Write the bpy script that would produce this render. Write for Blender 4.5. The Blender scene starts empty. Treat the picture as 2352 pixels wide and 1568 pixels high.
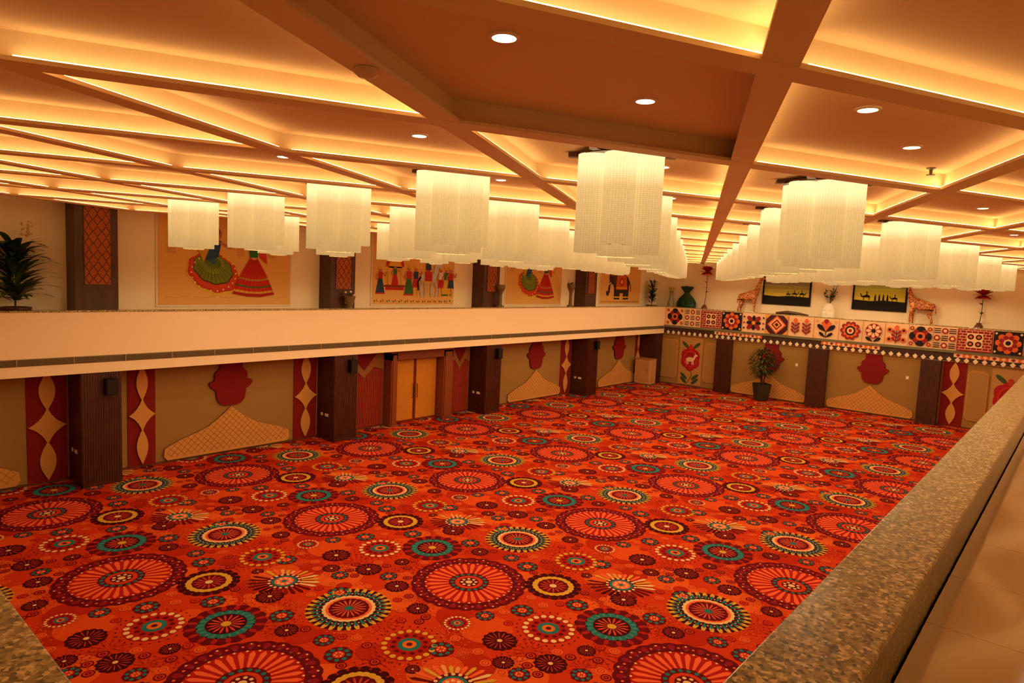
import bpy, math, random
import numpy as np
from mathutils import Vector, Matrix
D=bpy.data; SC=bpy.context.scene; COL=bpy.context.collection
pi=math.pi; cos=math.cos; sin=math.sin
SC.view_settings.view_transform='Standard'

# ---------------------------------------------------------------- helpers
def lin(c):
    c=c/255.0
    return c/12.92 if c<=0.04045 else ((c+0.055)/1.055)**2.4
def C(r,g,b): return (lin(r),lin(g),lin(b))
def nmat(name):
    m=D.materials.new(name); m.use_nodes=True
    nt=m.node_tree; return m,nt,nt.nodes['Principled BSDF']
def pmat(name,col,rough=.6,metal=0,emit=None,es=0,spec=.5):
    m,nt,b=nmat(name)
    b.inputs['Base Color'].default_value=(*col,1); b.inputs['Roughness'].default_value=rough
    b.inputs['Metallic'].default_value=metal; b.inputs['Specular IOR Level'].default_value=spec
    if emit: b.inputs['Emission Color'].default_value=(*emit,1); b.inputs['Emission Strength'].default_value=es
    return m
def vmat(name,rough=.7,noise=0,nscale=20,spec=.3,bump=0,bscale=200):
    m,nt,b=nmat(name); N=nt.nodes; L=nt.links
    a=N.new('ShaderNodeAttribute'); a.attribute_name='Col'
    b.inputs['Roughness'].default_value=rough; b.inputs['Specular IOR Level'].default_value=spec
    out=a.outputs['Color']
    tc=N.new('ShaderNodeTexCoord')
    if noise:
        n=N.new('ShaderNodeTexNoise'); n.inputs['Scale'].default_value=nscale; n.inputs['Detail'].default_value=5
        L.new(tc.outputs['Object'],n.inputs['Vector'])
        mr=N.new('ShaderNodeMapRange'); mr.inputs['To Min'].default_value=1-noise; mr.inputs['To Max'].default_value=1+noise
        L.new(n.outputs['Fac'],mr.inputs['Value'])
        vm=N.new('ShaderNodeVectorMath'); vm.operation='SCALE'
        L.new(out,vm.inputs[0]); L.new(mr.outputs['Result'],vm.inputs['Scale']); out=vm.outputs['Vector']
    L.new(out,b.inputs['Base Color'])
    if bump:
        n2=N.new('ShaderNodeTexNoise'); n2.inputs['Scale'].default_value=bscale
        L.new(tc.outputs['Object'],n2.inputs['Vector'])
        bp=N.new('ShaderNodeBump'); bp.inputs['Strength'].default_value=bump; bp.inputs['Distance'].default_value=.01
        L.new(n2.outputs['Fac'],bp.inputs['Height']); L.new(bp.outputs['Normal'],b.inputs['Normal'])
    return m

class MB:
    def __init__(s): s.v=[]; s.f=[]; s.c=[]; s.mi=[]; s.m=0
    def add(s,vs,fs,col=(1,1,1)):
        o=len(s.v); s.v.extend([tuple(map(float,p)) for p in vs]); s.c.extend([col]*len(vs))
        for f in fs: s.f.append([i+o for i in f]); s.mi.append(s.m)
    def box(s,x0,x1,y0,y1,z0,z1,col=(1,1,1)):
        vs=[(x0,y0,z0),(x1,y0,z0),(x1,y1,z0),(x0,y1,z0),(x0,y0,z1),(x1,y0,z1),(x1,y1,z1),(x0,y1,z1)]
        s.add(vs,[(0,3,2,1),(4,5,6,7),(0,1,5,4),(1,2,6,5),(2,3,7,6),(3,0,4,7)],col)
    def poly(s,pts,col): s.add(pts,[list(range(len(pts)))],col)
    def ext(s,pts,P,d,col,side=None):
        n=len(pts); vs=[P(u,v,0) for u,v in pts]+[P(u,v,d) for u,v in pts]
        s.add(vs,[list(range(n,2*n))],col)
        s.add(vs,[(i,(i+1)%n,n+(i+1)%n,n+i) for i in range(n)],side or col)
    def lathe(s,prof,c,n=20,col=(1,1,1),axis=None):
        vs=[]
        for r,z in prof:
            for i in range(n):
                a=2*pi*i/n; vs.append((c[0]+r*cos(a),c[1]+r*sin(a),c[2]+z))
        fs=[]
        for k in range(len(prof)-1):
            for i in range(n):
                j=(i+1)%n; fs.append((k*n+i,k*n+j,(k+1)*n+j,(k+1)*n+i))
        fs.append(list(range(n))[::-1]); fs.append([ (len(prof)-1)*n+i for i in range(n)])
        s.add(vs,fs,col)
    def tube(s,path,rads,n=8,col=(1,1,1)):
        vs=[];fs=[]
        for k,p in enumerate(path):
            p=Vector(p); a=Vector(path[min(k+1,len(path)-1)])-Vector(path[max(k-1,0)])
            a.normalize(); u=a.orthogonal().normalized(); w=a.cross(u)
            r=rads[k] if hasattr(rads,'__len__') else rads
            for i in range(n): vs.append(p+u*(r*cos(2*pi*i/n))+w*(r*sin(2*pi*i/n)))
        for k in range(len(path)-1):
            for i in range(n):
                j=(i+1)%n; fs.append((k*n+i,k*n+j,(k+1)*n+j,(k+1)*n+i))
        fs.append(list(range(n))); fs.append([(len(path)-1)*n+i for i in range(n)])
        s.add(vs,fs,col)
    def leaf(s,base,dirv,L,w,col,droop=.4,n=6,side=None):
        d=Vector(dirv).normalized(); up=Vector((0,0,1)); sd=d.cross(up)
        if sd.length<.05: sd=Vector((1,0,0))
        if side: sd=Vector(side)
        sd.normalize(); vs=[]
        for k in range(n+1):
            t=k/n; p=Vector(base)+d*(L*t)+Vector((0,0,-droop*L*t*t))
            ww=w*.5*(sin(pi*min(1,t*.93+.07))**.7)
            if k==n: ww=.001
            vs+= [p-sd*ww+up*(.15*ww),p+sd*ww+up*(.15*ww)]
        s.add(vs,[(2*k,2*k+1,2*k+3,2*k+2) for k in range(n)],col)
    def obj(s,name,mats,smooth=False,loc=None):
        me=D.meshes.new(name); me.from_pydata(s.v,[],s.f)
        if not isinstance(mats,(list,tuple)): mats=[mats]
        for m in mats: me.materials.append(m)
        me.polygons.foreach_set('material_index',s.mi)
        ca=me.color_attributes.new('Col','FLOAT_COLOR','POINT')
        arr=np.ones((len(s.v),4),np.float32); arr[:,:3]=np.array(s.c); ca.data.foreach_set('color',arr.ravel())
        if smooth: me.polygons.foreach_set('use_smooth',[True]*len(me.polygons))
        me.update(); o=D.objects.new(name,me); COL.objects.link(o)
        if loc: o.location=loc
        return o

# ---------------------------------------------------------------- palette
CREAM=C(238,205,165); RED=C(128,18,17); GOLD=C(208,150,78)
MAROON=C(100,14,24); BLACK=C(14,11,12); TEAL=C(40,118,120); YEL=C(214,165,58); CR=C(232,196,138); COR=C(236,102,60)
BG=C(200,56,20); DK=C(66,11,19)

# ---------------------------------------------------------------- materials
M_vcol=vmat('coloured',.7)
M_gloss=vmat('coloured_satin',.35)
M_fabric=vmat('fabric_panel',.85,.10,60,bump=.15,bscale=120)
M_carpet=vmat('carpet',.95,.16,40,spec=.05,bump=.3,bscale=300)
M_wall=pmat('cream_wall_paint',C(250,236,206),.7)
M_ceil=pmat('ceiling_paint',C(238,200,150),.75)
M_beam=pmat('ceiling_beam_paint',C(240,210,165),.7)
M_brass=pmat('bronze_metal',C(90,60,40),.35,.7)
M_led=pmat('led_strip',(1,1,1),.5,emit=(1.0,.76,.37),es=8)
M_down=pmat('downlight_lamp',(1,1,1),.5,emit=(1,.86,.62),es=9)

def granite(name='granite',dark=1.0):
    m,nt,b=nmat(name); N=nt.nodes;L=nt.links
    tc=N.new('ShaderNodeTexCoord')
    v=N.new('ShaderNodeTexVoronoi'); v.inputs['Scale'].default_value=58
    n=N.new('ShaderNodeTexNoise'); n.inputs['Scale'].default_value=26; n.inputs['Detail'].default_value=9; n.inputs['Roughness'].default_value=.75
    L.new(tc.outputs['Object'],v.inputs['Vector']); L.new(tc.outputs['Object'],n.inputs['Vector'])
    sp=N.new('ShaderNodeSeparateColor'); L.new(v.outputs['Color'],sp.inputs['Color'])
    mx=N.new('ShaderNodeMath'); mx.operation='MULTIPLY_ADD'; mx.inputs[1].default_value=.5
    L.new(sp.outputs['Red'],mx.inputs[0]); L.new(n.outputs['Fac'],mx.inputs[2])
    r=N.new('ShaderNodeValToRGB'); e=r.color_ramp.elements
    q=lambda a,b_,c_:(*[k*dark for k in C(a,b_,c_)],1)
    e[0].position=.42; e[0].color=q(34,28,14); e[1].position=1.0; e[1].color=q(238,222,170)
    x=e.new(.55); x.color=q(92,80,38); x=e.new(.66); x.color=q(146,130,72); x=e.new(.86); x.color=q(176,160,100)
    L.new(mx.outputs[0],r.inputs['Fac']); L.new(r.outputs['Color'],b.inputs['Base Color'])
    b.inputs['Roughness'].default_value=.13
    bp=N.new('ShaderNodeBump'); bp.inputs['Strength'].default_value=.25; bp.inputs['Distance'].default_value=.004
    L.new(n.outputs['Fac'],bp.inputs['Height']); L.new(bp.outputs['Normal'],b.inputs['Normal'])
    return m
M_gran=granite()
def woodmat():
    m,nt,b=nmat('dark_wood'); N=nt.nodes;L=nt.links
    tc=N.new('ShaderNodeTexCoord'); mp=N.new('ShaderNodeMapping'); mp.inputs['Scale'].default_value=(14,14,.7)
    n=N.new('ShaderNodeTexNoise'); n.inputs['Scale'].default_value=2.5; n.inputs['Detail'].default_value=6
    L.new(tc.outputs['Object'],mp.inputs['Vector']); L.new(mp.outputs['Vector'],n.inputs['Vector'])
    r=N.new('ShaderNodeValToRGB'); e=r.color_ramp.elements
    e[0].position=.3; e[0].color=(*C(50,20,9),1); e[1].position=.75; e[1].color=(*C(90,40,20),1)
    L.new(n.outputs['Fac'],r.inputs['Fac']); L.new(r.outputs['Color'],b.inputs['Base Color']); b.inputs['Roughness'].default_value=.4
    return m
M_wood=woodmat()
def tilemat():
    m,nt,b=nmat('balcony_tile'); N=nt.nodes;L=nt.links
    tc=N.new('ShaderNodeTexCoord'); br=N.new('ShaderNodeTexBrick'); br.offset=0
    br.inputs['Scale'].default_value=1; br.inputs['Brick Width'].default_value=.8; br.inputs['Row Height'].default_value=.8
    br.inputs['Mortar Size'].default_value=.002; br.inputs['Color1'].default_value=(*C(232,212,178),1); br.inputs['Color2'].default_value=(*C(226,206,172),1)
    br.inputs['Mortar'].default_value=(*C(150,120,90),1)
    L.new(tc.outputs['Object'],br.inputs['Vector']); L.new(br.outputs['Color'],b.inputs['Base Color']); b.inputs['Roughness'].default_value=.10
    return m
M_tile=tilemat()
def rodmat():
    m,nt,b=nmat('chandelier_glass_rods'); N=nt.nodes;L=nt.links
    tc=N.new('ShaderNodeTexCoord'); s=N.new('ShaderNodeSeparateXYZ'); L.new(tc.outputs['Object'],s.inputs[0])
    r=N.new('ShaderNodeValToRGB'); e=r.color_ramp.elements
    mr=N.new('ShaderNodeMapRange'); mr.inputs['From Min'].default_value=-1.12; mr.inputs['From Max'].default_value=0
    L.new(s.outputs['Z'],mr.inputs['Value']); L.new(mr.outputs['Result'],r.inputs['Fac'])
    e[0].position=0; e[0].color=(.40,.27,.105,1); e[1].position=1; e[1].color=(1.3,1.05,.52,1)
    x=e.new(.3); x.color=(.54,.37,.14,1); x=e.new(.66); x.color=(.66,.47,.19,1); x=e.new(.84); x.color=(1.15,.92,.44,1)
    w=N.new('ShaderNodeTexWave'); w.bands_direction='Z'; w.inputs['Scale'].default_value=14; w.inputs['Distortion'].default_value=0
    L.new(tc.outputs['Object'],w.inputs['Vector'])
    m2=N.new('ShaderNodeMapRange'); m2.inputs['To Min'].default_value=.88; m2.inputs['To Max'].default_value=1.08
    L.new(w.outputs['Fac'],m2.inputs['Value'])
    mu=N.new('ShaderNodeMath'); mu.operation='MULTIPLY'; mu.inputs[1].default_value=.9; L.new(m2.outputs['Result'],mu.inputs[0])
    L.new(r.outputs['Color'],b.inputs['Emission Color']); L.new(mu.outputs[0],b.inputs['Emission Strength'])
    b.inputs['Base Color'].default_value=(*C(178,155,115),1); b.inputs['Roughness'].default_value=.2
    return m
M_rod=rodmat()

# ---------------------------------------------------------------- room constants
XL=-20.44; XP=-19.38; YF=36.47; YW=36.6; YU=37.4; XR=3.0; YN=-3.0
ZT=4.64; ZB=3.02; ZBF=4.30; ZC=7.45; ZM=7.24
b=MB(); b.box(XL-.2,.4,-.6,YU+.2,-.2,0,BG); b.obj('floor',M_carpet)
b=MB(); b.box(XL-.2,XL,YN-.2,YU+.2,0,7.6,CREAM); b.obj('wall_left',M_wall)
b=MB(); b.box(XL,XR,YU,YU+.2,ZBF,7.45); b.obj('wall_far',M_wall)
b=MB(); b.box(XL,.4,YW,YU+.2,0,ZB-.01); b.obj('wall_far',M_wall)
b=MB(); b.box(XR,XR+.2,YN-.2,YU+.2,ZBF-.4,7.6); b.obj('wall_right',M_wall)
b=MB(); b.box(.2,.4,-.4,YW,0,3.9); b.obj('wall_right',M_wall)
b=MB(); b.box(XL,XR,YN-.2,YN,ZBF-.4,7.45); b.obj('wall_near',M_wall)
b=MB(); b.box(XL,.4,-.6,-.4,0,3.9); b.obj('wall_near',M_wall)
b=MB(); b.box(XL-.2,XR+.2,YN-.2,YU+.2,ZC,7.6); b.obj('ceiling',M_ceil)
b=MB(); b.box(XL+.004,XP,.66,YF,ZB,ZBF); b.box(XP-.34,XP,.66,YF-.0,ZBF,4.60)
b.obj('balcony_left',pmat('parapet_plaster',C(252,228,190),.6))
b=MB(); b.box(XP,-.84,YF,YU,ZB,ZBF); b.box(XP,-.84,YF,YF+.3,ZBF,4.60); b.obj('balcony_far',pmat('parapet_peach',C(235,190,150),.6))
b=MB(); b.box(-.84,XR,.3,YU,3.9,ZBF); b.box(XL,XR,YN,.3,3.9,ZBF); b.obj('balcony_floor',M_tile)
b=MB(); b.box(-.82,-.51,.63,YF+.3,ZBF,4.60); b.box(-.84,-.5,.63,YF,3.9,ZBF); b.box(XL+.003,-.51,.30,.63,3.9,4.60)
b.obj('balcony_kerb',granite('kerb_granite',.45))
def cap(name,x0,x1,y0,y1):
    b=MB(); b.box(x0,x1,y0,y1,4.60,ZT); o=b.obj(name,M_gran)
    bv=o.modifiers.new('b','BEVEL'); bv.width=.008; bv.segments=2; return o
cap('granite_ledge',-.84,-.49,.65,YF)
cap('granite_ledge',XL+.003,-.49,.28,.65)
cap('granite_ledge',XP-.36,XP+.02,.65,YF-.02)
cap('granite_ledge',XP+.02,-.84,YF-.03,YF+.32)

# ---------------------------------------------------------------- vent grille
b=MB(); b.box(XP-.0,XP+.012,.7,YF-.05,3.29,3.47,C(150,128,92))
for k in range(5): b.box(XP+.012,XP+.03,.7,YF-.05,3.305+k*.032,3.316+k*.032,C(70,58,44))
y=.7
while y<YF-.5: b.box(XP+.012,XP+.032,y,y+.02,3.29,3.47,C(175,150,110)); y+=1.2
b.obj('air_vent_grille',M_gloss)

# ---------------------------------------------------------------- ceiling beams
NX,NY,DX,DY=-4.22,3.97,2.72,5.63
X0c,X1c,Y0c,Y1c=-19.25,XR,YN,YU
def clip(px,py,dx,dy):
    t0,t1=-100,100
    for p,d,a,c_ in ((px,dx,X0c,X1c),(py,dy,Y0c,Y1c)):
        ta,tb=(a-p)/d,(c_-p)/d
        if ta>tb: ta,tb=tb,ta
        t0=max(t0,ta);t1=min(t1,tb)
    return t0,t1
bm=MB(); led=MB()
for sgn in (1,-1):
    dz=0 if sgn>0 else .003
    d=Vector((sgn*DX/2,DY/2,0)); dl=d.length; dn=d/dl; nn=Vector((-dn.y,dn.x,0))
    for i in range(-30,31):
        px,py=NX+i*DX,NY
        t0,t1=clip(px,py,dn.x,dn.y)
        if t1-t0<.3: continue
        A=Vector((px,py,0))+dn*t0; B=Vector((px,py,0))+dn*t1
        def bar(w,z0,z1):
            q=[A-nn*w,B-nn*w,B+nn*w,A+nn*w]
            vs=[(p.x,p.y,z0) for p in q]+[(p.x,p.y,z1) for p in q]
            bm.add(vs,[(0,3,2,1),(4,5,6,7),(0,1,5,4),(1,2,6,5),(2,3,7,6),(3,0,4,7)])
        bar(.11,ZM+dz,ZM+.03+dz); bar(.03,ZM+.03+dz,ZC+.001+dz)
        k0=math.floor(t0/dl); k1=math.ceil(t1/dl)
        for k in range(k0,k1):
            a=max(t0,k*dl+.13); c_=min(t1,(k+1)*dl-.13)
            if c_-a<.1: continue
            for sd in (1,-1):
                mid=Vector((px,py,0))+dn*((k+.5)*dl)
                q=mid+nn*(sd*.3)
                if abs(q.x+2.86)/(DX/2)+abs(q.y-3.97)/(DY/2)<1: continue
                P=Vector((px,py,0)); o1=nn*(sd*.074); o2=nn*(sd*.104)
                q=[P+dn*a+o1,P+dn*c_+o1,P+dn*c_+o2,P+dn*a+o2]
                if sd<0: q=q[::-1]
                led.add([(p.x,p.y,ZM+.038) for p in q],[(3,2,1,0)])
bm.obj('ceiling_beams',M_beam); led.obj('cove_led_strips',M_led)
dl_=MB()
cent=[]
for j in range(-3,8):
    for i in range(-8,4):
        for ox,oy in ((DX/2,0),(0,DY/2)):
            cx,cy=NX+ox+i*DX,NY+oy+j*DY
            if XL+1.5<cx<XR-1 and 3<cy<YU-1.2: cent.append((cx,cy))
for cx,cy in cent:
    for s_ in (-.85,.85):
        if s_<0 and cy<5 and cx<-4: continue
        dl_.m=0; dl_.lathe([(.075,0),(.075,.012)],(cx,cy+s_,ZC-.014),16)
        dl_.m=1
        vs=[];n=20
        for r,z in ((.075,ZC-.016),(.1,ZC-.01),(.1,ZC)):
            vs+=[(cx+r*cos(2*pi*k/n),cy+s_+r*sin(2*pi*k/n),z) for k in range(n)]
        dl_.add(vs,[(a*n+k,a*n+(k+1)%n,(a+1)*n+(k+1)%n,(a+1)*n+k) for a in range(2) for k in range(n)])
dl_.obj('recessed_downlights',[M_down,M_wall])

# ---------------------------------------------------------------- chandeliers
def chand_mesh():
    b=MB()
    lobes=[(.0,.0,.20,-1.13)]
    for k in range(6):
        a=pi/6+k*pi/3
        lobes.append((.34*cos(a),.34*sin(a),.165,-1.01 if k%2==0 else -1.10))
    b.m=0
    for (lx,ly,R,zb) in lobes:
        nf=30; n=nf*4; vs=[]; zs=[-.02,-.15,-.35,-.6,-.85,zb]
        for z in zs:
            for i in range(n):
                a=2*pi*i/n; r=R+.014*abs(sin(nf*a/2))
                vs.append((lx+r*cos(a),ly+r*sin(a),z))
        fs=[(k*n+i,k*n+(i+1)%n,(k+1)*n+(i+1)%n,(k+1)*n+i) for k in range(len(zs)-1) for i in range(n)]
        b.add(vs,fs)
        b.m=1
        path=[(lx+(R-.01)*cos(2*pi*i/24),ly+(R-.01)*sin(2*pi*i/24),zb+.015) for i in range(25)]
        b.tube(path,.004,4); b.m=0
    b.m=1
    for a in range(3):
        an=a*pi/3; w=.05; L=.6
        dx,dy=cos(an),sin(an); q=[(-dx*L-dy*w,-dy*L+dx*w),(dx*L-dy*w,dy*L+dx*w),(dx*L+dy*w,dy*L-dx*w),(-dx*L+dy*w,-dy*L-dx*w)]
        z0=-.02+a*.003
        vs=[(x,y,z0) for x,y in q]+[(x,y,z0+.05) for x,y in q]
        b.add(vs,[(0,3,2,1),(4,5,6,7),(0,1,5,4),(1,2,6,5),(2,3,7,6),(3,0,4,7)])
    b.lathe([(.50,-.024),(.50,.0),(.42,.02)],(0,0,0),28)
    b.lathe([(.06,.02),(.06,.044)],(0,0,0),12)
    return b
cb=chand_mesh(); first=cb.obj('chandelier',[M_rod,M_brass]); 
cme=first.data; pos=[]
for k in range(11):
    y=6.62+2.815*k
    xs=[-15.07+2.72*i for i in range(5)] if k%2==0 else [-16.43+2.72*i for i in range(6)]
    pos+=[(x,y,ZC-.045) for x in xs]
sl_=D.lights.new('chandelier_lamp','SPOT'); sl_.energy=64; sl_.spot_size=math.radians(172); sl_.spot_blend=.25; sl_.shadow_soft_size=.12; sl_.color=(1,.69,.36)
for n_,p in enumerate(pos):
    o=first if n_==0 else D.objects.new('chandelier',cme)
    if n_: COL.objects.link(o)
    o.location=p; o.rotation_euler=(0,0,(n_*37%6)*.05+.35)
    l=D.objects.new('lamp',sl_); COL.objects.link(l); l.parent=o; l.location=(0,0,-1.15)

# ---------------------------------------------------------------- carpet motifs
def disc(r,n=28,sc=0,amp=0,ph=0):
    return [((r+(amp*abs(sin(sc*(2*pi*k/n)/2)) if sc else 0))*cos(2*pi*k/n+ph),(r+(amp*abs(sin(sc*(2*pi*k/n)/2)) if sc else 0))*sin(2*pi*k/n+ph)) for k in range(n)]
def petal(r0,r1,w,a,tip=.6,base=.35):
    pts=[(r0,-w*base/2),(r0+(r1-r0)*tip,-w/2),(r0+(r1-r0)*.9,-w*.32),(r1,0),(r0+(r1-r0)*.9,w*.32),(r0+(r1-r0)*tip,w/2),(r0,w*base/2)]
    return [(x*cos(a)-y*sin(a),x*sin(a)+y*cos(a)) for x,y in pts]
tile=[]
def ringpet(n,r0,r1,wf,col,lay,ph=0,**k):
    w=2*pi*((r0+r1)/2)/n*wf
    return [(petal(r0,r1,w,2*pi*i/n+ph,**k),col,lay) for i in range(n)]
def ringdot(n,r,dr,col,lay,ph=0,nn=8):
    return [([(r*cos(2*pi*i/n+ph)+dr*cos(2*pi*k/nn),r*sin(2*pi*i/n+ph)+dr*sin(2*pi*k/nn)) for k in range(nn)],col,lay) for i in range(n)]
def dd(r,col,lay,n=28,sc=0,amp=0): return [(disc(r,n if not sc else sc*4,sc,amp),col,lay)]
def big(R):
    p=dd(R*.97,MAROON,0,sc=26,amp=.03*R)
    p+=ringpet(26,R*.80,R*.95,.55,C(140,24,38),1,ph=.12)
    p+=ringdot(26,R*.87,R*.022,COR,2); p+=ringdot(26,R*.82,R*.012,TEAL,2,ph=.12); p+=ringdot(13,R*.93,R*.018,CR,2,ph=.12)
    p+=dd(R*.76,C(172,30,22),1,n=40)+ringpet(28,R*.32,R*.745,.70,COR,2,tip=.8)
    p+=ringdot(28,R*.745,R*.02,CR,3,ph=pi/28)
    p+=dd(R*.335,MAROON,3,sc=16,amp=.02*R)+ringdot(16,R*.29,R*.035,TEAL,4)+dd(R*.24,C(205,60,30),4)+dd(R*.17,MAROON,5)+ringdot(8,R*.12,R*.03,CR,6)+dd(R*.06,CR,6,n=10)
    return p
def yring(R):
    p=dd(R*.93,DK,0,sc=18,amp=.07*R)+ringdot(18,R*.88,R*.045,C(150,30,25),1)
    p+=dd(R*.70,YEL,1,sc=22,amp=.04*R)+dd(R*.52,MAROON,2,sc=14,amp=.03*R)+ringpet(14,R*.15,R*.48,.5,C(195,60,40),3)+dd(R*.13,CR,4,n=10)
    return p
def tealr(R):
    p=dd(R*.92,MAROON,0,sc=16,amp=.08*R)+ringpet(16,R*.66,R*.95,.45,C(165,34,30),1)
    p+=dd(R*.68,TEAL,1,sc=20,amp=.03*R)+ringpet(20,R*.5,R*.68,.35,C(80,140,130),2)+dd(R*.50,DK,2)+ringpet(16,R*.14,R*.46,.55,C(205,70,45),3)+dd(R*.13,YEL,4,n=10)
    return p
def cpet(R):
    p=dd(R*.9,DK,0,sc=30,amp=.05*R)
    p+=ringpet(30,R*.70,R*.98,.66,YEL,1,tip=.5)+ringpet(30,R*.62,R*.84,.5,TEAL,2,ph=.0)+ringdot(30,R*.7,R*.022,CR,3,ph=pi/30)
    p+=dd(R*.58,CR,3,sc=24,amp=.03*R)+dd(R*.52,COR,4)+dd(R*.44,MAROON,5,sc=18,amp=.02*R)+ringpet(18,R*.1,R*.40,.5,C(215,90,60),6)+dd(R*.1,TEAL,7,n=10)
    return p
def cring(R,c1=CR):
    p=dd(R*.8,C(172,34,18),0,n=24)+ringdot(26,R*.95,R*.03,MAROON,0)
    p+=ringdot(18,R*.70,R*.09,c1,1)+dd(R*.50,C(168,28,20),2)+ringdot(12,R*.46,R*.075,MAROON,3)+dd(R*.33,TEAL,3,n=16)+dd(R*.2,C(220,110,40),4,n=12)+dd(R*.09,MAROON,5,n=8)
    return p
def fan(R):
    p=[]
    n=26
    for i in range(n):
        a=2*pi*i/n+.5; col=[CR,COR,C(235,155,100),COR,MAROON,DK,C(130,25,25),MAROON][(i*8)//n]
        if (i*8)//n<4 and i%3==2: col=YEL
        rr=R*(.72+.32*abs(sin(a*1.0+.9)))
        p+=[(petal(R*.3,rr,2*pi*R*.6/n*.8,a,tip=.85),col,1)]
    p+=dd(R*.44,MAROON,2,sc=16,amp=.04*R)+ringdot(16,R*.42,R*.05,CR,3)+dd(R*.35,TEAL,3)+dd(R*.27,COR,4)+ringdot(8,R*.18,R*.05,CR,5)+dd(R*.08,TEAL,5,n=8)
    return p
def dark(R):
    p=dd(R*.9,DK,0,sc=14,amp=.1*R)+ringpet(16,R*.3,R*.85,.35,C(185,55,42),1)+dd(R*.28,MAROON,2,n=14)+dd(R*.15,CR,3,n=10)
    return p
def tdots(R):
    p=dd(R*.9,MAROON,0,sc=8,amp=.1*R)+ringdot(8,R*.68,R*.18,TEAL,1)+dd(R*.42,C(205,60,30),2,n=14)+ringdot(6,R*.25,R*.07,CR,3)
    return p
def spray(R,col):
    p=[]
    for r,n in ((.35,8),(.65,13),(1.0,20)): p+=ringdot(n,R*r,R*.05,col,0,nn=5)
    for k in range(10): a=k*pi/5; p.append((petal(R*.1,R*.9,R*.03,a),col,0))
    return p
def ringo(R,col):
    return dd(R,col,0,n=16)+dd(R*.75,BG,1,n=14)+dd(R*.45,col,2,n=12)+dd(R*.2,BG,3,n=8)
mid_=[0]
def addm(cx,cy,polys,base=4):
    mid_[0]+=1; off=(mid_[0]%97)/97*.9
    for pts,col,l in polys: tile.append(([(cx+x,cy+y) for x,y in pts],col,(l+base)+(off if base<5 else 0)))
T=4.63; rng=random.Random(5)
mot=[(0,0,1.13,big),(1.25,1.08,.56,yring),(2.17,2.1,.66,fan),(-.75,2.36,.78,cpet),(-1.72,.6,.66,tealr),(-2.46,-.25,.58,cring),(.89,2.36,.58,lambda R:cring(R,YEL)),
 (1.84,-1.14,.3,dark),(-1.79,-1.06,.27,dark),(.34,1.39,.23,tdots),(-1.33,1.39,.22,tdots),(-.85,1.2,.2,dark),(2.03,.79,.22,tdots),(-.83,-1.12,.24,dark),(1.45,-.1,.22,tdots),
 (1.35,-2.0,.22,tdots),(.1,-1.40,.2,dark),(-1.35,-2.05,.24,tdots),(1.45,1.95,.12,dark),(.95,-1.25,.3,lambda R:cring(R,CR)),(-2.1,1.6,.26,dark),(-1.6,-.35,.16,dark)]
for cx,cy,r,f in mot: addm(cx,cy,f(r),base=8)
occ=[(m[0],m[1],m[2]) for m in mot]
def free(x,y,r,tol=0):
    for a,b_,c_ in occ:
        dx=(x-a+T/2)%T-T/2; dy=(y-b_+T/2)%T-T/2
        if math.hypot(dx,dy)<r+c_-tol: return False
    return True
for r0,cnt,kinds in ((.3,2,'d'),(.18,7,'dt'),(.26,16,'s'),(.10,40,'o'),(.14,20,'s')):
    for _ in range(cnt*14):
        if cnt<=0: break
        x=rng.uniform(-T/2,T/2);y=rng.uniform(-T/2,T/2)
        if free(x,y,r0,.02):
            k=rng.choice(kinds); occ.append((x,y,r0)); cnt-=1
            if k=='d': addm(x,y,dark(r0),8)
            elif k=='t': addm(x,y,tdots(r0),8)
            elif k=='s': addm(x,y,spray(r0,rng.choice([C(235,140,80),C(228,115,50),COR])),7)
            else: addm(x,y,ringo(r0*.9,rng.choice([MAROON,C(225,105,45),C(150,20,15)])),8)
for k in range(34):
    x=rng.uniform(-T/2,T/2);y=rng.uniform(-T/2,T/2)
    mid_[0]+=1
    tile.append(([(x+a,y+b_) for a,b_ in disc(rng.uniform(.15,.5),20)],rng.choice([C(214,78,26),C(178,40,15),C(222,92,34)]),.2+k*.15))
for k in range(30):
    x=rng.uniform(-T/2,T/2);y=rng.uniform(-T/2,T/2); mid_[0]+=1
    sp_=spray(rng.uniform(.2,.4),rng.choice([C(225,100,38),C(155,28,15)]))
    for pts,col,l in sp_: tile.append(([(x+a,y+b_) for a,b_ in pts],col,5.5+k*.05))
MX,MY=-17.96,4.51
tp=[(np.array(p),c,l) for p,c,l in tile]
vx0,vx1,vy0,vy1=XL+.01,.19,-.39,YW-.01
VV=[]; lt=[]; CCs=[]
for i in range(-1,6):
    for j in range(-2,9):
        ox,oy=MX+i*T,MY+j*T
        if ox-T>vx1 or ox+T<vx0 or oy+T<vy0 or oy-T>vy1: continue
        tz=((i*5+j*3)%7)*.00006
        for p,c,l in tp:
            q=p+(ox,oy)
            mn=q.min(0);mx=q.max(0)
            if mx[0]<=vx0 or mn[0]>=vx1 or mx[1]<=vy0 or mn[1]>=vy1: continue
            q=np.clip(q,(vx0,vy0),(vx1,vy1))
            z=np.full((len(q),1),.002+l*.0005+tz)
            VV.append(np.hstack([q,z])); lt.append(len(q)); CCs.append((c,len(q)))
allv=np.vstack(VV).astype(np.float32); nV=len(allv)
me=D.meshes.new('carpet'); me.vertices.add(nV); me.loops.add(nV); me.polygons.add(len(lt))
me.vertices.foreach_set('co',allv.ravel()); me.loops.foreach_set('vertex_index',np.arange(nV,dtype=np.int32))
me.polygons.foreach_set('loop_start',np.concatenate([[0],np.cumsum(lt)[:-1]]).astype(np.int32))
me.update(calc_edges=True)
ca=me.color_attributes.new('Col','FLOAT_COLOR','POINT')
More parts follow.
